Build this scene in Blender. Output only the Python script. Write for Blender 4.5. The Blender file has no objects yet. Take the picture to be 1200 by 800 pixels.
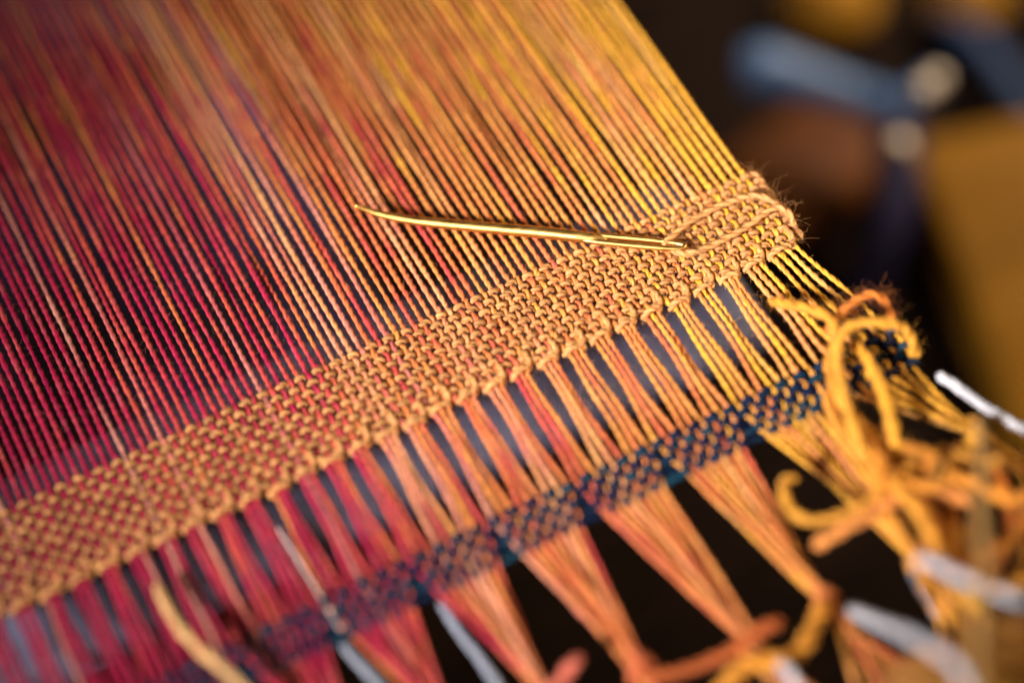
import bpy, math, random
import numpy as np
from mathutils import Vector, Matrix
random.seed(7); RNG = np.random.default_rng(7)
MM = 0.001
C = bpy.context.scene.collection
S = bpy.context.scene

# ------------------------------------------------------------------ camera
# world: X along the weft, Y along the warp (away), Z up from the cloth, metres
F_PX, TILT, ROLL, AZ, DIST = 2640.0, math.radians(34), math.radians(7), math.radians(21.05), 0.390
P1 = np.array([math.cos(AZ), -math.sin(AZ), 0]); P2 = np.array([-math.sin(AZ), -math.cos(AZ), 0])
VW = math.cos(TILT) * np.array([0, 0, 1.0]) + math.sin(TILT) * P2
CAM = DIST * VW
U0 = np.cross(VW, P1)
CR = math.cos(ROLL) * P1 - math.sin(ROLL) * U0
CU = math.sin(ROLL) * P1 + math.cos(ROLL) * U0
cam_d = bpy.data.cameras.new('camera'); cam = bpy.data.objects.new('camera', cam_d); C.objects.link(cam)
cam.matrix_world = Matrix([[CR[0], CU[0], VW[0], CAM[0]], [CR[1], CU[1], VW[1], CAM[1]], [CR[2], CU[2], VW[2], CAM[2]], [0, 0, 0, 1]])
cam_d.sensor_width = 36; cam_d.lens = F_PX / 1200 * 36
cam_d.clip_start = 0.01; cam_d.clip_end = 50
S.camera = cam


def at(px, py, z_mm=0.0):
    """a point of the place (mm) seen at a pixel of the 1200x800 photograph, at height z"""
    d = CR * (px - 600) / F_PX - CU * (py - 400) / F_PX - VW
    k = (z_mm * MM - CAM[2]) / d[2]
    return (CAM + d * k) / MM


cam_d.dof.use_dof = True
FP = at(600, 342) * MM
cam_d.dof.focus_distance = float(np.dot(CAM - FP, VW))
cam_d.dof.aperture_fstop = 2.75
cam_d.dof.aperture_blades = 9

# ------------------------------------------------------------------ world and lamps
w = bpy.data.worlds.new('World'); S.world = w; w.use_nodes = True
w.node_tree.nodes['Background'].inputs[0].default_value = (0.55, 0.42, 0.36, 1)
w.node_tree.nodes['Background'].inputs[1].default_value = 0.045


def area(name, pos_mm, target_mm, size, power, col, size_y=None, spread=180):
    l = bpy.data.lights.new(name, 'AREA'); o = bpy.data.objects.new(name, l); C.objects.link(o)
    l.spread = math.radians(spread); l.energy = power; l.color = col; l.size = size
    if size_y: l.shape = 'RECTANGLE'; l.size_y = size_y
    p = Vector(np.array(pos_mm) * MM); t = Vector(np.array(target_mm) * MM)
    o.location = p; o.rotation_euler = (t - p).to_track_quat('-Z', 'Y').to_euler()
    return o


def from_cam(left, toward, up):     # image-left, towards the viewer, up (mm)
    return -P1 * left + P2 * toward + np.array([0, 0, 1.0]) * up


area('window_light', from_cam(420, 420, 420), (46, 4, 0), 0.17, 0.255, (1.0, 0.93, 0.89), 0.15, 15.5)
area('warm_fill', from_cam(-480, -60, 480), (95, 30, 0), 0.16, 0.13, (1.0, 0.78, 0.50), None, 34)  # added warm fill from above right, not a lamp of the room
area('background_fill', from_cam(-380, -420, 330), (190, 190, -140), 0.16, 0.46, (1.0, 0.86, 0.70), None, 42)  # added fill so the things behind the weaving are lit

S.view_settings.view_transform = 'Standard'; S.view_settings.look = 'None'
S.view_settings.exposure = 0.0; S.view_settings.gamma = 1
S.render.engine = 'CYCLES'
S.cycles.use_denoising = True; S.cycles.denoising_input_passes = 'RGB'
S.cycles.max_bounces = 6; S.cycles.diffuse_bounces = 3; S.cycles.glossy_bounces = 3


# ------------------------------------------------------------------ materials
def nodes(name):
    m = bpy.data.materials.new(name); m.use_nodes = True
    nt = m.node_tree; b = nt.nodes['Principled BSDF']
    return m, nt, b


def yarn_mat(name, bump=0.5, rough=0.62, sheen=0.06, grain=0.35, spec=0.22):
    m, nt, b = nodes(name)
    L = nt.links.new
    a = nt.nodes.new('ShaderNodeAttribute'); a.attribute_name = 'dye'
    f = nt.nodes.new('ShaderNodeAttribute'); f.attribute_name = 'fibre'
    n = nt.nodes.new('ShaderNodeTexNoise'); n.inputs['Scale'].default_value = 2.2; n.inputs['Detail'].default_value = 4
    L(f.outputs['Vector'], n.inputs['Vector'])
    mr = nt.nodes.new('ShaderNodeMapRange'); mr.inputs[1].default_value = 0.3; mr.inputs[2].default_value = 0.7
    mr.inputs[3].default_value = 1 - grain; mr.inputs[4].default_value = 1 + grain
    L(n.outputs['Fac'], mr.inputs[0])
    v = nt.nodes.new('ShaderNodeVectorMath'); v.operation = 'SCALE'
    L(a.outputs['Color'], v.inputs[0]); L(mr.outputs[0], v.inputs['Scale'])
    L(v.outputs['Vector'], b.inputs['Base Color'])
    bp = nt.nodes.new('ShaderNodeBump'); bp.inputs['Strength'].default_value = bump; bp.inputs['Distance'].default_value = 0.0001
    L(n.outputs['Fac'], bp.inputs['Height']); L(bp.outputs['Normal'], b.inputs['Normal'])
    b.inputs['Roughness'].default_value = rough
    b.inputs['Sheen Weight'].default_value = sheen; b.inputs['Sheen Roughness'].default_value = 0.4
    b.inputs['Specular IOR Level'].default_value = spec
    return m


M_WARP = yarn_mat('dyed_warp_yarn')
M_WEFT = yarn_mat('ochre_weft_yarn', rough=0.48, sheen=0.05, spec=0.3)
M_NAVY = yarn_mat('navy_yarn', rough=0.6, sheen=0.0, spec=0.15)
M_THICK = yarn_mat('thick_loose_yarn', bump=0.8, sheen=0.12, grain=0.22)


def plain_mat(name, c1, c2, scale, rough=0.6, metal=0.0, stretch=(1, 1, 1), bump=0.0, lo=0.35, hi=0.7, spec=0.5):
    m, nt, b = nodes(name); L = nt.links.new
    tc = nt.nodes.new('ShaderNodeTexCoord'); mp = nt.nodes.new('ShaderNodeMapping'); mp.inputs['Scale'].default_value = stretch
    n = nt.nodes.new('ShaderNodeTexNoise'); n.inputs['Scale'].default_value = scale; n.inputs['Detail'].default_value = 5
    r = nt.nodes.new('ShaderNodeValToRGB')
    r.color_ramp.elements[0].position = lo; r.color_ramp.elements[1].position = hi
    r.color_ramp.elements[0].color = (*c1, 1); r.color_ramp.elements[1].color = (*c2, 1)
    L(tc.outputs['Object'], mp.inputs[0]); L(mp.outputs[0], n.inputs['Vector']); L(n.outputs['Fac'], r.inputs[0])
    L(r.outputs[0], b.inputs['Base Color'])
    if bump:
        bp = nt.nodes.new('ShaderNodeBump'); bp.inputs['Strength'].default_value = bump; bp.inputs['Distance'].default_value = 0.0005
        L(n.outputs['Fac'], bp.inputs['Height']); L(bp.outputs['Normal'], b.inputs['Normal'])
    b.inputs['Roughness'].default_value = rough; b.inputs['Metallic'].default_value = metal
    b.inputs['Specular IOR Level'].default_value = spec
    return m


M_GOLD = plain_mat('gold_plated_steel', (0.80, 0.46, 0.12), (0.86, 0.52, 0.15), 400, 0.36, 1.0, (1, 1, 1), 0.0)
_nt = M_GOLD.node_tree; _b = _nt.nodes['Principled BSDF']
_n = _nt.nodes.new('ShaderNodeTexNoise'); _n.inputs['Scale'].default_value = 900; _n.inputs['Detail'].default_value = 6
_tc = _nt.nodes.new('ShaderNodeTexCoord'); _mp = _nt.nodes.new('ShaderNodeMapping'); _mp.inputs['Scale'].default_value = (0.25, 1, 1)
_mr = _nt.nodes.new('ShaderNodeMapRange'); _mr.inputs[3].default_value = 0.22; _mr.inputs[4].default_value = 0.55
_nt.links.new(_tc.outputs['Object'], _mp.inputs[0]); _nt.links.new(_mp.outputs[0], _n.inputs['Vector']); _nt.links.new(_n.outputs['Fac'], _mr.inputs[0]); _nt.links.new(_mr.outputs[0], _b.inputs['Roughness'])
_bp = _nt.nodes.new('ShaderNodeBump'); _bp.inputs['Strength'].default_value = 0.15; _bp.inputs['Distance'].default_value = 0.00005
_nt.links.new(_n.outputs['Fac'], _bp.inputs['Height']); _nt.links.new(_bp.outputs['Normal'], _b.inputs['Normal'])
M_TABLE = plain_mat('dark_stained_wood', (0.004, 0.0018, 0.001), (0.014, 0.0065, 0.0035), 30, 0.7, 0, (1, 7, 1), 0.1, spec=0.03)
M_BLUE = plain_mat('blue_grey_metal', (0.03, 0.075, 0.17), (0.065, 0.13, 0.26), 25, 0.45, 0.0, (1, 1, 1))
M_BAR = plain_mat('blotchy_grey_blue_paint', (0.05, 0.04, 0.06), (0.20, 0.21, 0.33), 42, 0.5, 0.0, (1, 1, 1), 0.1)  # random dark and lilac blotches over the grey blue
M_BOLT_GLINT = plain_mat('painted_bolt_glint', (0.85, 0.68, 0.52), (0.92, 0.76, 0.6), 60, 0.35, 0.0)  # pale non-metal colour, paints in the bright glint of the bolts
M_AMBER = plain_mat('amber_varnished_wood', (0.18, 0.075, 0.004), (0.27, 0.118, 0.008), 9, 0.6, 0, (1, 5, 1), 0.05, spec=0.1)
M_BROWN = plain_mat('brown_leather', (0.05, 0.013, 0.001), (0.16, 0.046, 0.003), 14, 0.6, 0, (1, 1, 1), 0.1, spec=0.12)
M_DENIM = plain_mat('navy_denim', (0.010, 0.003, 0.010), (0.085, 0.065, 0.19), 26, 0.85, 0, (1, 1, 1), 0.3, 0.43, 0.74)  # paler violet blotches paint in the lilac haze between the threads


# ------------------------------------------------------------------ mesh helpers
def link(name, me, mat, parent=None):
    o = bpy.data.objects.new(name, me); C.objects.link(o)
    if mat: me.materials.append(mat)
    if parent: o.parent = parent
    return o


def tag(o, label, cat, group=None):
    o['label'] = label; o['category'] = cat
    if group: o['group'] = group
    return o


def root(name, label, cat, loc_mm=(0, 0, 0), group=None):
    o = bpy.data.objects.new(name, None); C.objects.link(o); o.location = [c * MM for c in loc_mm]
    o.empty_display_size = 0.005
    return tag(o, label, cat, group)


def make_mesh(name, parts):
    """parts: list of (verts, quads, dye, fibre) arrays in mm"""
    vs, qs, cs, fs, off = [], [], [], [], 0
    for v, q, c, f in parts:
        vs.append(v); qs.append(q + off); cs.append(c); fs.append(f); off += len(v)
    v = np.concatenate(vs) * MM; q = np.concatenate(qs).astype(np.int32)
    me = bpy.data.meshes.new(name)
    me.vertices.add(len(v)); me.vertices.foreach_set('co', v.astype(np.float32).ravel())
    me.loops.add(q.size); me.loops.foreach_set('vertex_index', q.ravel())
    me.polygons.add(len(q)); me.polygons.foreach_set('loop_start', np.arange(0, q.size, 4, dtype=np.int32))
    try: me.polygons.foreach_set('loop_total', np.full(len(q), 4, dtype=np.int32))
    except Exception: pass
    me.update(calc_edges=True)
    me.shade_smooth()
    a = me.attributes.new('dye', 'FLOAT_COLOR', 'POINT')
    c4 = np.ones((len(v), 4), np.float32); c4[:, :3] = np.concatenate(cs); a.data.foreach_set('color', c4.ravel())
    a = me.attributes.new('fibre', 'FLOAT_VECTOR', 'POINT')
    a.data.foreach_set('vector', np.concatenate(fs).astype(np.float32).ravel())
    return me


def resample(p, step):
    p = np.asarray(p, float)
    s = np.concatenate([[0], np.cumsum(np.linalg.norm(np.diff(p, axis=0), axis=1))])
    n = max(3, int(s[-1] / step) + 1); t = np.linspace(0, s[-1], n)
    return np.stack([np.interp(t, s, p[:, i]) for i in range(3)], 1), t


def spline(p, n=24):
    """Catmull-Rom through the points"""
    p = np.asarray(p, float); q = np.vstack([2 * p[0] - p[1], p, 2 * p[-1] - p[-2]])
    out = []
    for i in range(1, len(q) - 2):
        t = np.linspace(0, 1, n, endpoint=False)[:, None]
        a, b, c, d = q[i - 1], q[i], q[i + 1], q[i + 2]
        out.append(0.5 * ((2 * b) + (c - a) * t + (2 * a - 5 * b + 4 * c - d) * t ** 2 + (3 * b - a - 3 * c + d) * t ** 3))
    out.append(p[-1:]); return np.vstack(out)


def frames(p, up=None):
    t = np.gradient(p, axis=0); t /= np.linalg.norm(t, axis=1)[:, None] + 1e-12
    if up is not None:
        a = np.cross(np.broadcast_to(up, t.shape), t); a /= np.linalg.norm(a, axis=1)[:, None] + 1e-9
        return t, a, np.cross(t, a)
    a = np.zeros_like(t)
    x = np.cross(t[0], [0.3, 0.2, 0.93]); a[0] = x / np.linalg.norm(x)
    for i in range(1, len(t)):
        x = a[i - 1] - t[i] * np.dot(a[i - 1], t[i]); a[i] = x / (np.linalg.norm(x) + 1e-12)
    return t, a, np.cross(t, a)


def tube(p, r, sides, dye, up=None, fib0=0.0, fr=None, cap=True):
    """a plain tube; r scalar or per point; dye (3,) or per point"""
    n = len(p); r = np.broadcast_to(r, (n,))
    t, a, b = fr if fr is not None else frames(p, up)
    th = np.linspace(0, 2 * np.pi, sides, endpoint=False)
    ca, sa = np.cos(th), np.sin(th)
    v = p[:, None, :] + r[:, None, None] * (ca[None, :, None] * a[:, None, :] + sa[None, :, None] * b[:, None, :])
    s = np.concatenate([[0], np.cumsum(np.linalg.norm(np.diff(p, axis=0), axis=1))])
    f = np.stack([np.broadcast_to(ca, (n, sides)) * 0.8, np.broadcast_to(sa, (n, sides)) * 0.8, np.broadcast_to((s * 0.35)[:, None], (n, sides))], 2) + fib0
    i = np.arange(n - 1)[:, None] * sides; k = np.arange(sides)[None, :]; k2 = (k + 1) % sides
    q = np.stack([i + k, i + k2, i + sides + k2, i + sides + k], 2).reshape(-1, 4)
    dye = np.broadcast_to(dye, (n, 3)) if np.ndim(dye) < 2 else dye
    c = np.broadcast_to(dye[:, None, :], (n, sides, 3)).reshape(-1, 3)
    v = v.reshape(-1, 3); f = f.reshape(-1, 3)
    if cap:
        m = n * sides
        v = np.vstack([v, p[:1], p[-1:]]); c = np.vstack([c, dye[:1], dye[-1:]]); f = np.vstack([f, f[:1], f[-1:]])
        kk = np.arange(0, sides, 2); e = (n - 1) * sides
        q1 = np.stack([np.full(len(kk), m), (kk + 2) % sides, (kk + 1) % sides, kk], 1)
        q2 = np.stack([np.full(len(kk), m + 1), e + kk, e + (kk + 1) % sides, e + (kk + 2) % sides], 1)
        q = np.vstack([q, q1, q2])
    return v, q, c, f


def yarn(p, R, pitch, dye, plies=2, sides=6, step=0.5, up=None, slub=0.06, ends='cut'):
    """plied yarn: `plies` strands twisted about the path; R outer radius; dye func(points, s) or colour"""
    p, s = resample(p, step)
    t, a, b = frames(p, up)
    n = len(p); out = []
    sl = np.interp(s, np.arange(0, s[-1] + 6, 3.0), 1 + slub * RNG.standard_normal(len(np.arange(0, s[-1] + 6, 3.0))))
    if ends == 'taper': sl = sl * np.clip(np.minimum(s, s[-1] - s) / (R * 1.2) + 0.35, 0, 1)
    Rr = R * sl
    ph0 = RNG.uniform(0, 6.28)
    ph = ph0 + 2 * np.pi * s / pitch + 0.5 * np.sin(s / 9.0 + ph0) + 0.9 * smooth_noise(s, int(RNG.integers(1, 9999)), 6)
    frac = 0.70 if plies == 2 else 0.60
    for k in range(plies):
        an = ph + 2 * np.pi * k / plies
        c = p + (Rr * (1 - frac))[:, None] * (np.cos(an)[:, None] * a + np.sin(an)[:, None] * b)
        d = dye(p, s) if callable(dye) else np.broadcast_to(np.asarray(dye, float), (n, 3))
        d = d * (1 + 0.10 * (k - 0.5))
        # strand cross-section turns with the twist, so the fibres run along the ply
        ca, sa = np.cos(an)[:, None], np.sin(an)[:, None]
        out.append(tube(c, Rr * frac, sides, d, fib0=RNG.uniform(0, 50), fr=(t, ca * a + sa * b, -sa * a + ca * b)))
    return out


def smooth_noise(x, seed, scale):
    r = np.random.default_rng(seed); g = r.standard_normal(400); x = np.asarray(x) / scale + 150
    i = np.clip(np.floor(x).astype(int), 0, 398); f = x - i; f = f * f * (3 - 2 * f)
    return g[i] * (1 - f) + g[i + 1] * f


PAL_T = np.array([0.0, 0.28, 0.50, 0.66, 0.84, 1.0])
PAL = np.array([[0.32, 0.003, 0.050], [0.46, 0.014, 0.062], [0.58, 0.080, 0.055], [0.66, 0.19, 0.055], [0.70, 0.275, 0.065], [0.76, 0.37, 0.035]])
PALE = np.array([0.78, 0.42, 0.28])


def warp_dye(j):
    o = float(np.clip(RNG.normal(0, 0.085), -0.16, 0.16)) + (0.10 if RNG.random() < .12 else 0); sd = 1000 + j; pale_bias = 2.3 - (1.7 if RNG.random() < 0.14 else 0)

    whole = RNG.uniform(0.22, 0.5) if RNG.random() < 0.2 else 0.0

    def f(p, s):
        t = (p[:, 0] + 100) / 152 * 1.02 + o + 0.05 * smooth_noise(p[:, 1], sd, 11) + 0.05 * smooth_noise(p[:, 1], sd + 7, 3.5)
        t = t + np.clip((p[:, 1] - 45) / 70, 0, 1) * 0.12
        t = np.clip(t, 0, 1)
        c = np.stack([np.interp(t, PAL_T, PAL[:, i]) for i in range(3)], 1)
        k = np.clip((smooth_noise(p[:, 1], sd + 31, 16) - pale_bias) * 0.45, 0, 0.5)[:, None]
        k = np.clip(k + whole * (0.75 + 0.35 * smooth_noise(p[:, 1], sd + 71, 14)[:, None]), 0, 0.6) + np.clip(smooth_noise(p[:, 1], sd + 57, 2.5) * 0.05, 0, 0.12)[:, None]
        pl = PALE + (np.array([0.80, 0.47, 0.16]) - PALE) * np.clip((t - 0.45) / 0.4, 0, 1)[:, None]
        return c * (1 - k) + pl * k
    return f


def flat_dye(col, var, seed, scale=4.0):
    col = np.asarray(col, float)

    def f(p, s):
        return col[None, :] * (1 + var * smooth_noise(s, seed, scale)[:, None])
    return f


# ------------------------------------------------------------------ table under and behind the loom
TABLE_Z = -160.0


def box_mesh(name, sx, sy, sz, bev, seg=3):
    import bmesh
    bm = bmesh.new(); bmesh.ops.create_cube(bm, size=1)
    for v in bm.verts: v.co = Vector((v.co.x * sx * MM, v.co.y * sy * MM, v.co.z * sz * MM))
    if bev: bmesh.ops.bevel(bm, geom=bm.edges[:], offset=bev * MM, segments=seg, affect='EDGES', profile=0.5)
    me = bpy.data.meshes.new(name); bm.to_mesh(me); bm.free(); me.shade_smooth()
    return me


me = bpy.data.meshes.new('table_surface')
e = 1.6
me.from_pydata([(-e, -e, TABLE_Z * MM), (e, -e, TABLE_Z * MM), (e, e, TABLE_Z * MM), (-e, e, TABLE_Z * MM)], [], [(0, 1, 2, 3)])
o = link('table_surface', me, M_TABLE); o['kind'] = 'structure'

# ------------------------------------------------------------------ the weaving
PITCH = 1.7; J0, J1 = -67, 29
X_OF = lambda j: 3.5 + PITCH * j
Y_TOP = 10.9; ROW = 1.66; NROW = 11          # ochre rows from Y_TOP down
Y_BOT = Y_TOP - ROW * (NROW - 1)             # -5.7
B_TOP = -30.6; BROW = 1.74; NBLUE = 5        # navy rows
B_BOT = B_TOP - BROW * (NBLUE - 1)
A_W = 0.46
KNOTS = {3: (59.5, -54, -1), 2: (38.4, -69.5, -1), 1: (21.4, -68.8, -2), 0: (8.0, -68.9, -3), -1: (-9.8, -64.5, -3), -2: (-24.5, -62.0, -3),
         -3: (-40, -60, -3), -4: (-56, -58, -3), -5: (-72, -57, -3), -6: (-88, -57, -3), -7: (-103, -57, -3), -8: (-118, -57, -3)}


def bundle_of(j): return min((j + 1) // 3, 9)


def group_of(k): return min((k + 1) // 3, 3)


def splay(x, y):
    """the right edge fans outward below the band"""
    return x + 6.3 * np.clip((x - 38) / 15, 0, 1.1) ** 1.3 * np.clip((Y_BOT - y) / 30, 0, 1)


weave = root('woven_cloth', 'handwoven strip on a loom with crimson to gold warp threads and an ochre woven band', 'weaving', (0, 0, 0))


def warp_path(j):
    x0 = X_OF(j); k = bundle_of(j); g = group_of(k)
    jx, jz = RNG.normal(0, 0.10), RNG.normal(0, 0.2)
    top_shift = RNG.normal(0, 0.17)
    pts = []
    # open warp, coming from beyond the top of the frame
    for y in np.linspace(150, Y_TOP + 2.2, 40):
        u = (y - Y_TOP) / 140
        pts.append((x0 + top_shift * min(1, u * 5) + jx * math.sin(u * 9 + j) * min(1, u * 8), y, jz * min(1, u * 6) + 0.25 * math.sin(u * 14 + j * 1.7) * min(1, u * 6)))
    # the ochre band: over and under
    for y in np.arange(Y_TOP + 1.4, Y_BOT - 0.9, -ROW / 6):
        ph = (Y_TOP - y) / ROW
        amp = A_W * (-1) ** j
        wob = 0.10 * math.sin(j * 2.3 + ph * 0.9)
        pts.append((x0 + wob, y, amp * math.tanh(1.7 * math.cos(math.pi * ph)) / 0.935 * (1 if -0.3 < ph < NROW - 0.7 else 0.6)))
    # gathered in a bundle of three below the band
    cx = 3.5 + 5.1 * k; m = j - 3 * k
    pinch = (0.92 if k == 9 else 0.76 if k == 8 else 0.60) + RNG.normal(0, 0.05)
    zb = 0.30 * (1 if m == 0 else -0.2) + RNG.normal(0, 0.12)
    for y in np.linspace(Y_BOT - 1.5, B_TOP + 1.6, 26):
        u = (Y_BOT - 1.5 - y) / (Y_BOT - 1.5 - B_TOP - 1.6)
        sp = pinch + (1 - pinch) * u ** 2.6
        x = cx + m * PITCH * sp + 0.12 * math.sin(u * 7 + j)
        pts.append((float(splay(np.array(x), y)), y, zb * math.sin(math.pi * u) ** 2))
    # navy rows
    gx = np.mean([X_OF(i) for i in range(J0 - 3, J1 + 1) if group_of(bundle_of(i)) == g])
    gx = float(splay(np.array(gx), B_TOP))
    for y in np.arange(B_TOP + 0.8, B_BOT - 1.0, -BROW / 5):
        ph = (B_TOP - y) / BROW
        x = float(splay(np.array(x0), y)); sq = 1 - 0.27 * max(0, ph / NBLUE) ** 1.2
        pts.append((gx + (x - gx) * sq, y, 0.44 * (-1) ** j * math.cos(math.pi * ph)))
    # drawn together into a tassel
    K = np.array(KNOTS[g]); P0 = np.array(pts[-1])
    rnd = RNG.normal(0, 0.55, 2)
    n_in = j % 9
    for u in np.linspace(0.06, 1, 16):
        e_ = u
        x = P0[0] + (K[0] + rnd[0] - P0[0]) * e_; y = P0[1] + (K[1] - P0[1]) * e_
        z = P0[2] + (K[2] + rnd[1] - P0[2]) * e_ + 0.8 * math.sin(math.pi * u) * math.sin(j * 1.9)
        pts.append((x, y, z))
    # the tail past the knot
    d = K - np.array([gx, B_BOT, 0]); d /= np.linalg.norm(d)
    sd = np.array([-d[1], d[0], 0])
    a1, a2 = RNG.normal(0, 0.9), RNG.normal(0, 0.5)
    L = RNG.uniform(10, 20)
    for u in np.linspace(0.15, 1, 8):
        q = K + np.array([rnd[0] * (1 - u), 0, rnd[1] * (1 - u)]) + d * L * u + sd * L * a1 * 0.35 * u ** 1.5 + np.array([0, 0, (a2 * 3 - 3) * u * u])
        pts.append(tuple(q))
    return np.array(pts)


PATHS = {}
for j in range(J0, J1 + 1):
    p = warp_path(j); PATHS[j] = p
    R = 0.515 * RNG.uniform(0.9, 1.08)
    me = make_mesh('warp_thread', yarn(p, R, 3.7 * RNG.uniform(.9, 1.1), warp_dye(j), sides=6, step=0.38, up=np.array([0, 0, 1.0]), slub=0.11))
    link('warp_thread', me, M_WARP, weave)

# ochre weft rows
OCHRE = np.array([0.52, 0.245, 0.082])
xs_l, xs_r = X_OF(J0) - 3, X_OF(J1) + 0.9
for i in range(NROW):
    y = Y_TOP - i * ROW
    x = np.arange(xs_l, xs_r, 0.22); jj = (x - 3.5) / PITCH
    z = -0.54 * (-1) ** i * np.tanh(1.6 * np.cos(np.pi * jj)) / 0.92
    yy = y + 0.13 * smooth_noise(x, 300 + i, 6) + 0.07 * smooth_noise(x, 340 + i, 2)
    p = np.stack([x, yy, z], 1)
    if i < NROW - 1:
        e = [(xs_r + 0.9, y - 0.15 * ROW, 0.35), (xs_r + 1.25, y - 0.5 * ROW, 0), (xs_r + 0.8, y - 0.9 * ROW, -0.35)]
        p = np.vstack([p, spline(np.vstack([p[-1:], e]), 6)[1:]])
    me = make_mesh('weft_thread', yarn(p, 0.585, 3.6, flat_dye(OCHRE * RNG.uniform(.93, 1.06), 0.10, 900 + i), sides=7, step=0.26, up=np.array([0, 1.0, 0.02]), slub=0.08))
    link('weft_thread', me, M_WEFT, weave)

# hem stitches gathering each bundle
for k in range(-22, 10):
    cx = 3.5 + 5.1 * k; hw = 1.75 + (0.8 if k == 9 else 0) * 1
    if k == 9: cx += 0.6
    yb = Y_BOT - 1.35 + RNG.normal(0, 0.2)
    rr = RNG.uniform(0.92, 1.1)
    a = np.linspace(-0.4 * np.pi, 1.75 * np.pi, 30)
    tilt = RNG.normal(0.25, 0.12)
    ring = np.stack([cx + hw * np.cos(a), yb + tilt * np.cos(a) + 0.35 * np.sin(a * 0.5), 1.02 * np.sin(a)], 1)
    # up between the bundles, over two rows and back down into the cloth
    st = [(cx + hw + 0.35, yb + 0.9, 0.75), (cx + hw + 0.5, yb + 2.2, 0.95), (cx + hw + 0.55, yb + 3.4, 0.6), (cx + hw + 0.55, yb + 4.2, -0.3)]
    p1 = yarn(ring, 0.60 * rr, 3.4, flat_dye(OCHRE * RNG.uniform(1.1, 1.28), 0.08, 1200 + k), sides=7, step=0.24, slub=0.08)  # ochre lightened to paint in the bright highlights on the stitches
    p2 = yarn(spline(np.vstack([[(cx + hw * 0.55, yb + 0.1, 0.85)], st]), 8), 0.58 * rr, 3.4, flat_dye(OCHRE * RNG.uniform(1.1, 1.28), 0.08, 1300 + k), sides=7, step=0.24)
    o = link('hem_stitch', make_mesh('hem_stitch', p1 + p2), M_WEFT, weave)

# navy rows
NAVY = np.array([0.003, 0.008, 0.036]); TEAL = np.array([0.003, 0.034, 0.062])
for i in range(NBLUE):
    y = B_TOP - i * BROW
    x = np.arange(xs_l, xs_r, 0.25); jj = (x - 3.5) / PITCH
    z = -0.68 * (-1) ** i * np.tanh(1.6 * np.cos(np.pi * jj)) / 0.92
    yy = y + 0.10 * smooth_noise(x, 500 + i, 5)
    # threads squeeze together with their tassel group: follow them
    gcx = {g: float(splay(np.array(np.mean([X_OF(q) for q in range(J0 - 3, J1 + 1) if group_of(bundle_of(q)) == g])), B_TOP)) for g in KNOTS if any(group_of(bundle_of(q)) == g for q in range(J0 - 3, J1 + 1))}
    jr = np.clip(np.round(jj), J0 - 3, J1).astype(int)
    gid = np.array([group_of(bundle_of(int(q))) for q in jr])
    xw = splay(x, y); gc = np.array([gcx[g] for g in gid]); sq = 1 - 0.27 * (i / NBLUE) ** 1.2
    xx = gc + (xw - gc) * sq
    p = np.stack([xx, yy, z], 1)
    tl = 0.5 + 0.5 * np.tanh(smooth_noise(x, 520, 14))

    def dye(pp, s, i=i):
        k = np.clip(0.5 + 0.5 * smooth_noise(pp[:, 0], 700 + i, 6), 0, 1)[:, None]
        return NAVY * (1 - k) + TEAL * k
    me = make_mesh('navy_weft_thread', yarn(p, 0.80, 3.8, dye, sides=6, step=0.3, up=np.array([0, 1.0, 0.02])))
    link('navy_weft_thread', me, M_NAVY, weave)

# knots that close the tassels
for g, K in KNOTS.items():
    if g in (-8, -7): continue
    K = np.array(K, float); parts = []
    jm = [q for q in range(J0, J1 + 1) if group_of(bundle_of(q)) == g]
    if not jm: continue
    dy = warp_dye(jm[len(jm) // 2])
    d = K - np.array([np.mean([PATHS[q][-30][0] for q in jm]), B_BOT, 0]); d /= np.linalg.norm(d)
    s1 = np.cross(d, [0, 0, 1]); s1 /= np.linalg.norm(s1); s2 = np.cross(s1, d)
    for q in range(5):
        a = np.linspace(0, 2 * np.pi, 26); r1 = 1.9 + 0.25 * q * (1 if q < 3 else -1)
        off = -1.6 + 0.85 * q + 0.9 * np.cos(a + q * 0.5)
        ring = K + d * off[:, None] + s1 * (r1 * np.cos(a))[:, None] + s2 * (r1 * 0.85 * np.sin(a))[:, None]
        parts += yarn(ring, 0.62, 4.0, dy, sides=5, step=0.4)
    link('tassel_knot', make_mesh('tassel_knot', parts), M_WARP, weave)


# ------------------------------------------------------------------ fuzz of stray fibres
def hairs(n, sampler, length, rad, colf):
    parts = []
    for _ in range(n):
        p0, base, out = sampler()
        L = length * RNG.uniform(0.3, 1.4) ** 1.3
        d = out + RNG.normal(0, 0.5, 3); d /= np.linalg.norm(d)
        e1 = np.cross(d, RNG.normal(0, 1, 3)); e1 /= np.linalg.norm(e1) + 1e-9
        curl = RNG.normal(0, 2.6); u = np.linspace(0, 1, 7)[:, None]; a = curl * u
        k = curl if abs(curl) > 0.05 else 0.05
        p = p0 + L * (d * np.sin(k * u) / k + e1 * (1 - np.cos(k * u)) / k) + RNG.normal(0, 0.25, 3) * L * u ** 2
        parts.append(tube(p, rad * np.linspace(1, 0.5, 7), 3, colf(base), cap=False))
    return parts


def s_warp():
    j = int(RNG.integers(J0 + 12, J1 + 1)); p = PATHS[j]; i = int(RNG.integers(4, 40)) if RNG.random() < .7 else int(RNG.integers(104, 128))
    i = min(i, len(p) - 2); f = RNG.random(); q = p[i] * (1 - f) + p[i + 1] * f
    a = RNG.uniform(0, 6.28); o = np.array([math.cos(a), RNG.normal(0, .8), math.sin(a)])
    return q + np.array([math.cos(a), 0, math.sin(a)]) * 0.45, q, o


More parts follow.
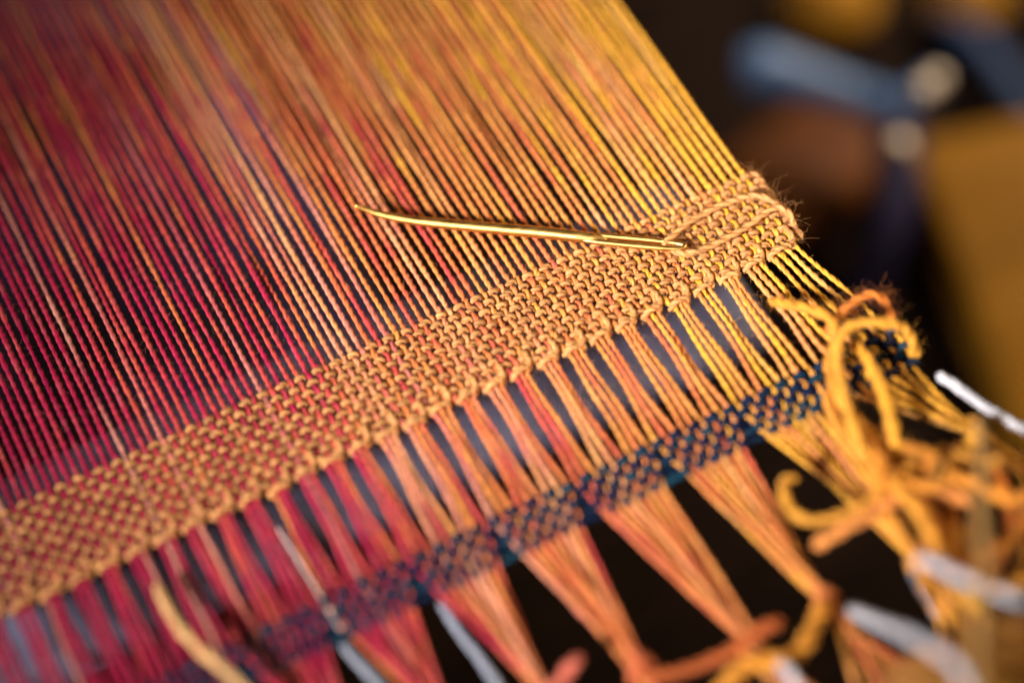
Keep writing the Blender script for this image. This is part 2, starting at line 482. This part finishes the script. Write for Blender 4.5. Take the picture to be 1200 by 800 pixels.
def s_band():
    q = np.array([RNG.uniform(-70, 53), RNG.uniform(Y_BOT - 2, Y_TOP + 1), 0.8]); return q, q, np.array([RNG.normal(0, .8), RNG.normal(0, .8), 0.7])


def s_selv():
    y = RNG.uniform(-6, 12); q = np.array([53.2 + RNG.uniform(0, 1.2), y, RNG.uniform(-.5, .8)])
    return q, q, np.array([1.0, RNG.normal(0, .7), RNG.normal(0.3, .6)])


def hair_col(b):
    t = min(1, max(0, (b[0] + 100) / 152)); c = np.array([np.interp(t, PAL_T, PAL[:, i]) for i in range(3)])
    return c * 0.55 + PALE * 0.45


hp = hairs(10000, s_warp, 1.5, 0.018, hair_col) + hairs(3200, s_band, 1.1, 0.017, lambda b: OCHRE * 1.2) + hairs(420, s_selv, 2.6, 0.015, lambda b: OCHRE * 1.1)
o = link('stray_fibres', make_mesh('stray_fibres', hp), M_WARP, weave); o['kind'] = 'stuff'

# ------------------------------------------------------------------ gold needle
A, B = at(415, 241, 4.6), at(800, 288, 1.9)
ctrl = [at(415, 240.5, 4.4), at(428, 245, 3.6), at(450, 252, 2.7), at(490, 259, 2.1), at(560, 266, 1.9), at(640, 273, 1.95), at(690, 278.5, 2.0), at(712, 281, 2.0)]
pn, sn = resample(spline(ctrl, 20), 0.5)
u = sn / sn[-1]
rad = np.interp(u, [0, 0.008, 0.03, 0.12, 0.35, 0.6, 0.88, 0.95, 1.0], [0.28, 0.40, 0.48, 0.72, 0.92, 1.04, 1.10, 0.88, 0.3])
gold = np.array([0.7, 0.45, 0.07])
parts = [tube(pn, rad, 18, gold, up=np.array([0, 0, 1.0]))]
# the long eye: two rails joined round the end
E0 = at(684, 278, 2.0); E1 = at(803, 289, 1.95); ax = E1 - E0; Le = np.linalg.norm(ax); ax /= Le
sd = np.cross([0, 0, 1.0], ax); sd /= np.linalg.norm(sd)
m = 64; a = np.linspace(0, 2 * np.pi, m)
hx = Le / 2; ce = E0 + ax * hx * 0.96
ex = np.sign(np.cos(a)) * np.abs(np.cos(a)) ** 0.55; ey = np.sign(np.sin(a)) * np.abs(np.sin(a)) ** 0.75
wl = 0.78
eye = ce + ax * (ex * hx * 1.03)[:, None] + sd * (ey * wl)[:, None]
eye = np.vstack([eye[:-1], eye[:1]])
fr = frames(eye, np.array([0, 0, 1.0]))
parts.append(tube(eye, 0.54, 12, gold, fr=fr, cap=False))
needle = link('needle', make_mesh('needle', parts), M_GOLD)
tag(needle, 'gold bent-tip tapestry needle lying across the warp with yarn in its eye', 'needle')


# ------------------------------------------------------------------ loose yarns
def strand(name, label, cat, pts, R, pitch, col, mat=M_THICK, plies=2, var=0.07, group=None, sides=8, ends='taper', seed=None, fuzz=0):
    P = [at(*q) for q in pts]
    path = spline(P, 20)
    ps = yarn(path, R * (0.88 if name == 'loose_yarn' else 0.86), pitch, flat_dye(col, var, seed or int(RNG.integers(1, 9999)), 3.0), plies=plies, sides=sides, step=min(0.45, R * 0.45), ends=ends)
    o = link(name, make_mesh(name, ps), mat); tag(o, label, cat, group)
    if fuzz:
        pr, _ = resample(path, 0.3)

        def smp():
            q = pr[int(RNG.integers(0, len(pr)))]; v = RNG.normal(0, 1, 3); v /= np.linalg.norm(v)
            return q + v * R * 0.8, q, v
        f = link('stray_fibres', make_mesh('stray_fibres', hairs(fuzz, smp, 2.2, 0.018, lambda b: np.asarray(col) * 1.1)), mat, o); f['kind'] = 'stuff'
    return o


# yarn through the needle's eye, doubled, running to the selvedge
strand('weft_yarn', 'ochre yarn doubled through the needle eye and laid over the right selvedge', 'yarn',
       [(918, 246, 1.6), (905, 236, 2.2), (885, 229, 2.0), (855, 237, 1.9), (828, 249, 1.9), (806, 262, 1.9), (788, 277, 2.2), (778, 286, 2.0), (784, 291, 1.6), (800, 297, 1.7), (822, 293, 1.9), (850, 280, 1.9), (875, 266, 1.9), (895, 251, 2.3),
        (912, 243, 2.4), (926, 252, 1.8), (931, 266, 0.6)],
       0.78, 4.6, OCHRE * 1.12, M_WEFT, fuzz=500)

GOLD = (0.66, 0.275, 0.028); ORNG = (0.72, 0.27, 0.03); BURNT = (0.50, 0.13, 0.015); TAN = (0.52, 0.29, 0.09)
LG = 'loose orange yarn ends at the corner of the weaving'
strand('loose_yarn', 'thick golden yarn whose cut end points left over the bare warp threads', 'yarn',
       [(900, 352, 3), (922, 356, 4.0), (950, 362, 5), (974, 375, 5.5), (978, 400, 5), (972, 425, 5), (978, 455, 5), (995, 485, 5), (1022, 515, 5), (1052, 545, 4)], 1.15, 6.5, GOLD, group=LG, fuzz=420)
strand('loose_yarn', 'golden yarn arching in a smooth loop across the navy band by the edge', 'yarn',
       [(1040, 600, 5), (1020, 545, 7), (1000, 500, 8), (988, 455, 8), (981, 415, 8), (990, 388, 9), (1015, 377, 9), (1042, 379, 8), (1062, 388, 6), (1070, 404, 3), (1073, 420, 0)], 1.2, 6.8, (0.70, 0.32, 0.035), group=LG, fuzz=420)
strand('loose_yarn', 'burnt orange yarn curling in a small arch behind the golden loop', 'yarn',
       [(968, 392, 3), (985, 368, 4), (1005, 351, 4.5), (1022, 345, 4.5), (1036, 352, 3), (1043, 366, 1.5), (1046, 385, 0)], 1.0, 5.5, (0.56, 0.17, 0.025), group=LG, fuzz=420)
strand('loose_yarn', 'orange yarn hanging down behind the golden loop into the tangle', 'yarn',
       [(1000, 400, 4), (1022, 430, 5), (1038, 465, 6), (1046, 500, 6), (1055, 530, 5), (1080, 552, 5), (1110, 545, 6), (1138, 520, 6), (1148, 498, 5)], 1.5, 7, (0.72, 0.33, 0.03), group=LG, fuzz=60)
strand('loose_yarn', 'golden yarn bent in a round hook beside the dark gap under the tangle', 'yarn',
       [(935, 560, 6), (919, 565, 7), (922, 588, 7.5), (938, 606, 8), (962, 610, 8), (988, 602, 8), (1014, 590, 8), (1045, 560, 8), (1075, 542, 8)], 1.05, 6.5, (0.64, 0.28, 0.03), group=LG)
strand('loose_yarn', 'salmon orange yarn with a blunt end lying below the hooked yarn', 'yarn',
       [(953, 640, 8), (975, 628, 9), (1000, 613, 9.5), (1028, 598, 9), (1060, 580, 9), (1100, 575, 9), (1140, 590, 8)], 1.35, 7, (0.74, 0.27, 0.06), group=LG)
strand('loose_yarn', 'orange yarn running from the tangle straight down to the white tie', 'yarn',
       [(995, 490, 3), (1018, 540, 7), (1040, 600, 8), (1062, 635, 7), (1082, 662, 6), (1092, 700, 6), (1120, 730, 5)], 1.5, 7, (0.66, 0.27, 0.03), group=LG)
strand('loose_yarn', 'golden yarn pressed along the left side of the thick yarn into the tangle', 'yarn',
       [(968, 455, 2), (978, 490, 4), (1000, 522, 6), (1035, 556, 7), (1075, 572, 8), (1120, 548, 7), (1150, 535, 6), (1200, 548, 4)], 1.35, 7, (0.68, 0.28, 0.035), group=LG)
strand('loose_yarn', 'pale orange yarn crossing the middle of the tangle under the thick yarn', 'yarn',
       [(985, 470, 1), (1012, 500, 3), (1045, 522, 4), (1075, 540, 5), (1105, 575, 6), (1120, 620, 6), (1110, 680, 4)], 1.5, 7, (0.68, 0.32, 0.06), group=LG)
strand('loose_yarn', 'wavy orange yarn running right through the middle of the tangle', 'yarn',
       [(1010, 510, 5), (1050, 560, 9), (1085, 570, 11), (1118, 560, 12), (1150, 570, 12), (1185, 585, 12), (1215, 580, 12)], 1.5, 7, ORNG, group=LG)
strand('loose_yarn', 'dark orange yarn sagging in a wide curve at the right of the tangle', 'yarn',
       [(1060, 530, 4), (1090, 600, 8), (1110, 640, 8), (1150, 655, 8), (1190, 630, 8), (1215, 590, 8)], 1.5, 7, (0.55, 0.19, 0.02), group=LG)
strand('loose_yarn', 'orange yarn curling around the open hole of the tangle', 'yarn',
       [(1040, 560, 9), (1070, 590, 12), (1090, 625, 12), (1105, 650, 11), (1140, 680, 9), (1180, 690, 8), (1220, 670, 8)], 1.35, 7, (0.78, 0.33, 0.035), group=LG)
strand('loose_yarn', 'rusty yarn tucked under the right side of the tangle', 'yarn',
       [(1120, 520, 2), (1160, 545, 2), (1185, 600, 2), (1170, 660, 2), (1140, 710, 2), (1150, 760, 2)], 1.6, 7, BURNT, group=LG)
strand('loose_yarn', 'amber yarn sweeping down the right edge beneath the tan strand', 'yarn',
       [(1070, 600, 4), (1110, 620, 4), (1130, 665, 4), (1145, 715, 4), (1190, 750, 4), (1225, 760, 4)], 1.7, 7, (0.70, 0.34, 0.03), group=LG)
strand('loose_yarn', 'soft tan strand hanging straight down nearest to the viewer', 'yarn',
       [(1149, 490, 14), (1152, 540, 22), (1150, 600, 28), (1154, 660, 30), (1148, 730, 30), (1146, 830, 28)], 1.15, 7, TAN, group=LG)
for q, (pp, cc) in enumerate([
        ([(1010, 830, 10), (1040, 780, 14), (1090, 735, 14), (1140, 722, 12), (1215, 715, 10)], (0.38, 0.16, 0.030)),
        ([(1000, 860, 12), (1055, 800, 16), (1110, 770, 16), (1160, 750, 14), (1220, 745, 10)], (0.33, 0.14, 0.022)),
        ([(1040, 870, 12), (1100, 810, 16), (1150, 790, 16), (1220, 785, 10)], (0.34, 0.155, 0.018))]):
    strand('loose_yarn', ['blurred amber yarn curving across the lower right corner, uppermost of three', 'blurred amber yarn curving across the lower right corner, middle of three', 'blurred amber yarn curving across the lower right corner, lowest of three'][q],
           'yarn', [(a_ + 26, b_ + 24, c_ + 4) for a_, b_, c_ in pp], 3.4, 16, cc, group=LG, plies=3)
strand('loose_yarn', 'rusty curled yarn end beside the bottom tassel knot', 'yarn',
       [(918, 728, 4), (890, 738, 4), (865, 758, 3), (830, 775, 2), (790, 788, 1), (750, 792, 0)], 1.25, 6, (0.46, 0.10, 0.02), group=LG)
strand('loose_yarn', 'orange yarn dipping from the tassel knot along the bottom edge', 'yarn',
       [(968, 705, 0), (952, 740, 2), (935, 765, 3), (905, 775, 3), (870, 782, 2), (830, 830, 0)], 1.9, 7, (0.66, 0.26, 0.025), group=LG)
strand('loose_yarn', 'short coral yarn stub sticking up at the bottom edge', 'yarn',
       [(682, 768, 4), (670, 780, 3), (655, 800, 1), (645, 830, 0)], 1.5, 6, (0.58, 0.13, 0.08), group=LG)
strand('loose_yarn', 'pale tan bent yarn end lying over the crimson bundles', 'yarn',
       [(183, 683, 4), (196, 710, 5), (214, 738, 6), (240, 765, 6), (270, 790, 6), (310, 830, 5)], 1.15, 7, (0.72, 0.42, 0.17))

CURLS = [(1062, 548, 'rusty orange yarn curl where the thick golden yarn enters the tangle'), (1100, 588, 'dark rust yarn curl in the middle of the blurred tangle'),
         (1128, 556, 'pale golden yarn curl left of the tan strand near the tangle top'), (1078, 622, 'rusty orange yarn curl low in the tangle just above the white cord'),
         (1120, 640, 'dark rust yarn curl beside the tan strand over the white cord'), (1172, 640, 'pale golden yarn curl right of the tan strand at the right edge')]
for q in range(6):
    a0 = RNG.uniform(0, 6.28); cx, cy, lab = CURLS[q]; rx, ry = RNG.uniform(22, 48), RNG.uniform(18, 42); zz = RNG.uniform(1, 12)
    pp = [(cx + rx * math.cos(a0 + i * 0.8) + RNG.normal(0, 7), cy + ry * math.sin(a0 + i * 0.8) + RNG.normal(0, 7), zz + 3 * math.sin(i * 1.3 + q)) for i in range(int(RNG.integers(5, 9)))]
    strand('loose_yarn', lab, 'yarn', pp, RNG.uniform(0.75, 1.0), 6, [(0.58, 0.21, 0.02), (0.48, 0.14, 0.015), (0.62, 0.28, 0.04)][q % 3], group=LG, fuzz=60)

# white cords
WHITE = (0.58, 0.58, 0.64); GREY = (0.30, 0.33, 0.41); WG = 'white cords tying the weaving to the loom'
for lab, pts, R in [
        ('white cord leading off the right edge above the tangle', [(1098, 438, 0.5), (1120, 452, 1), (1150, 474, 1), (1180, 492, 1), (1230, 520, 1)], 1.05),
        ('white cord leading from the lowest orange tassel knot to the bottom edge', [(996, 713, 2), (1030, 728, 12), (1065, 743, 20), (1098, 761, 24), (1122, 780, 25), (1140, 815, 24), (1150, 850, 22)], 1.15),
        ('white cord crossing the tangle under the tan strand', [(1074, 653, 16), (1096, 660, 19), (1125, 676, 20), (1150, 686, 20), (1178, 697, 20), (1205, 706, 18)], 1.15),
        ('thin bluish white cord dropping below the tangle', [(1066, 668, -1), (1078, 690, -3), (1090, 708, -5), (1098, 724, -7)], 0.8),
        ('grey white cord slanting down from the navy band near the bottom middle', [(515, 705, -3), (540, 742, -3), (562, 770, -3), (585, 805, -3), (610, 850, -3)], 0.9),
        ('grey white cord below the navy band at lower left', [(388, 735, -2), (410, 765, -2), (432, 788, -2), (470, 830, -2)], 1.0),
        ('short white cord end at the bottom under the orange tassels', [(912, 776, 6), (925, 788, 6), (940, 815, 5)], 1.2),
        ('thin white thread running beside a coral bundle into the navy band', [(325, 618, -0.2), (345, 648, 0.2), (366, 682, 0.3), (390, 722, 0.5), (400, 738, 0.2)], 0.36)]:
    strand('white_cord', lab, 'cord', pts, R, 6, GREY if 'grey' in lab or 'bluish' in lab else WHITE, group=WG, var=0.03, plies=3) if 'thin white' not in lab else strand('pale_thread', lab.replace('white', 'pink white'), 'thread', pts, R, 4, (0.74, 0.50, 0.46))

# ------------------------------------------------------------------ below and behind the weaving
bar = root('loom_bar', 'grey blue metal loom bar lying under the ochre band', 'loom bar', (-38, 9, -20))
link('rail', box_mesh('rail', 172, 42, 10, 4), M_BAR, bar)


def cyl_mesh(name, r, h, seg=32, bev=1.0):
    import bmesh
    bm = bmesh.new(); bmesh.ops.create_cone(bm, segments=seg, radius1=r * MM, radius2=r * MM, depth=h * MM, cap_ends=True)
    ed = [e for e in bm.edges if abs(e.verts[0].co.z - e.verts[1].co.z) < 1e-6]
    bmesh.ops.bevel(bm, geom=ed, offset=bev * MM, segments=2, affect='EDGES')
    me = bpy.data.meshes.new(name); bm.to_mesh(me); bm.free(); me.shade_smooth()
    return me


def limb(name, pts, radii, mat, parent=None, sides=14):
    """a smooth cast-metal limb through points given in mm relative to its thing"""
    n = len(pts); path = spline(pts, 10); rr = np.interp(np.linspace(0, n - 1, len(path)), np.arange(n), radii)
    cap_r = rr.copy()
    me = make_mesh(name, [tube(path, cap_r, sides, np.array([0.1, 0.14, 0.22]))])
    return link(name, me, mat, parent)


def bez(px, py, z, base): return at(px, py, z) - np.asarray(base)


b0 = at(1050, 150, -125); bb = root('metal_bracket', 'blurred blue grey forked metal bracket with bright bolts in the dark background', 'bracket', b0)
limb('arm', [bez(870, 78, -118, b0), bez(895, 80, -118, b0), bez(945, 93, -120, b0), bez(1000, 110, -122, b0), bez(1048, 132, -123, b0)], [5, 7, 5.5, 4.5, 5.5], M_BLUE, bb)
limb('arm', [bez(1048, 128, -122, b0), bez(1075, 112, -119, b0), bez(1100, 92, -117, b0)], [5, 3.5, 3.5], M_BLUE, bb)
limb('post', [bez(1045, 130, -123, b0), bez(1052, 180, -124, b0), bez(1044, 250, -128, b0), bez(1020, 320, -140, b0), bez(1000, 380, -156, b0)], [5, 6, 6, 6, 7], plain_mat('dark_blue_enamel', (0.014, 0.012, 0.035), (0.03, 0.024, 0.07), 20, 0.6, spec=0.2), bb)
for (px, py, z, r) in [(1054, 172, -100, 2.9), (1084, 106, -100, 2.3), (1098, 94, -100, 2.3)]:
    o = link('bolt', cyl_mesh('bolt', r, 9, bev=1.6), M_BOLT_GLINT, bb); o.location = bez(px, py, z, b0) * MM
    o.rotation_euler = (math.radians(25), math.radians(-20), 0)

ab = at(1160, 320, -148); t = root('wooden_board', 'blurred amber varnished wooden board at the right edge behind the weaving', 'board', ab)
o = link('plank', box_mesh('plank', 70, 92, 20, 4), M_AMBER, t); o.rotation_euler = (0, 0, -AZ + 0.10); o.location = (0.022, -0.012, 0)
t = root('leather_pad', 'blurred brown leather pad behind the weaving between the warp and the bracket', 'pad', at(952, 195, -152))
o = link('pad_body', box_mesh('pad_body', 48, 34, 14, 6, 4), M_BROWN, t); o.rotation_euler = (0, 0, 0.25)
t = root('wooden_piece', 'blurred amber wooden spool at the top edge left of the corner', 'piece', at(975, 5, -150))  # plain amber wood placed for a blurred amber glow, likewise the next one
o = link('piece_body', cyl_mesh('piece_body', 13, 18, bev=4), M_AMBER, t)
t = root('wooden_piece', 'blurred amber wooden spool in the top right corner', 'piece', at(1135, 0, -150))
o = link('piece_body', cyl_mesh('piece_body', 11, 18, bev=4), M_AMBER, t)
t = root('metal_rod', 'blurred dark blue metal rod crossing the top right corner', 'rod', at(1160, 60, -150))
b2 = at(1160, 60, -150)
limb('shaft', [bez(1110, 20, -149, b2), bez(1150, 55, -149, b2), bez(1190, 110, -149, b2), bez(1230, 160, -149, b2)], [4, 4, 4, 4], plain_mat('dull_blue_metal', (0.015, 0.03, 0.08), (0.03, 0.06, 0.13), 20, 0.6, spec=0.2), t)
del b2

# navy cloth under the left part of the warp
n = 40; verts, faces = [], []
cc = at(10, 200, -80)
for a_ in range(n):
    for b_ in range(n):
        x = (a_ / (n - 1) - 0.5) * 120; y = (b_ / (n - 1) - 0.5) * 210
        z = 4 * math.sin(x / 17 + y / 40) + 3 * math.sin(y / 23 - x / 50) + 2 * math.sin(x / 7.0 + 1) * math.cos(y / 11)
        verts.append((x * MM, y * MM, z * MM))
for a_ in range(n - 1):
    for b_ in range(n - 1):
        q = a_ * n + b_; faces.append((q, q + n, q + n + 1, q + 1))
me = bpy.data.meshes.new('denim_cloth'); me.from_pydata(verts, [], faces); me.shade_smooth()
o = link('denim_cloth', me, M_DENIM); o.location = Vector(cc * MM); tag(o, 'rumpled navy denim cloth seen between the crimson threads at left', 'cloth')
sm = o.modifiers.new('thickness', 'SOLIDIFY'); sm.thickness = 0.0015
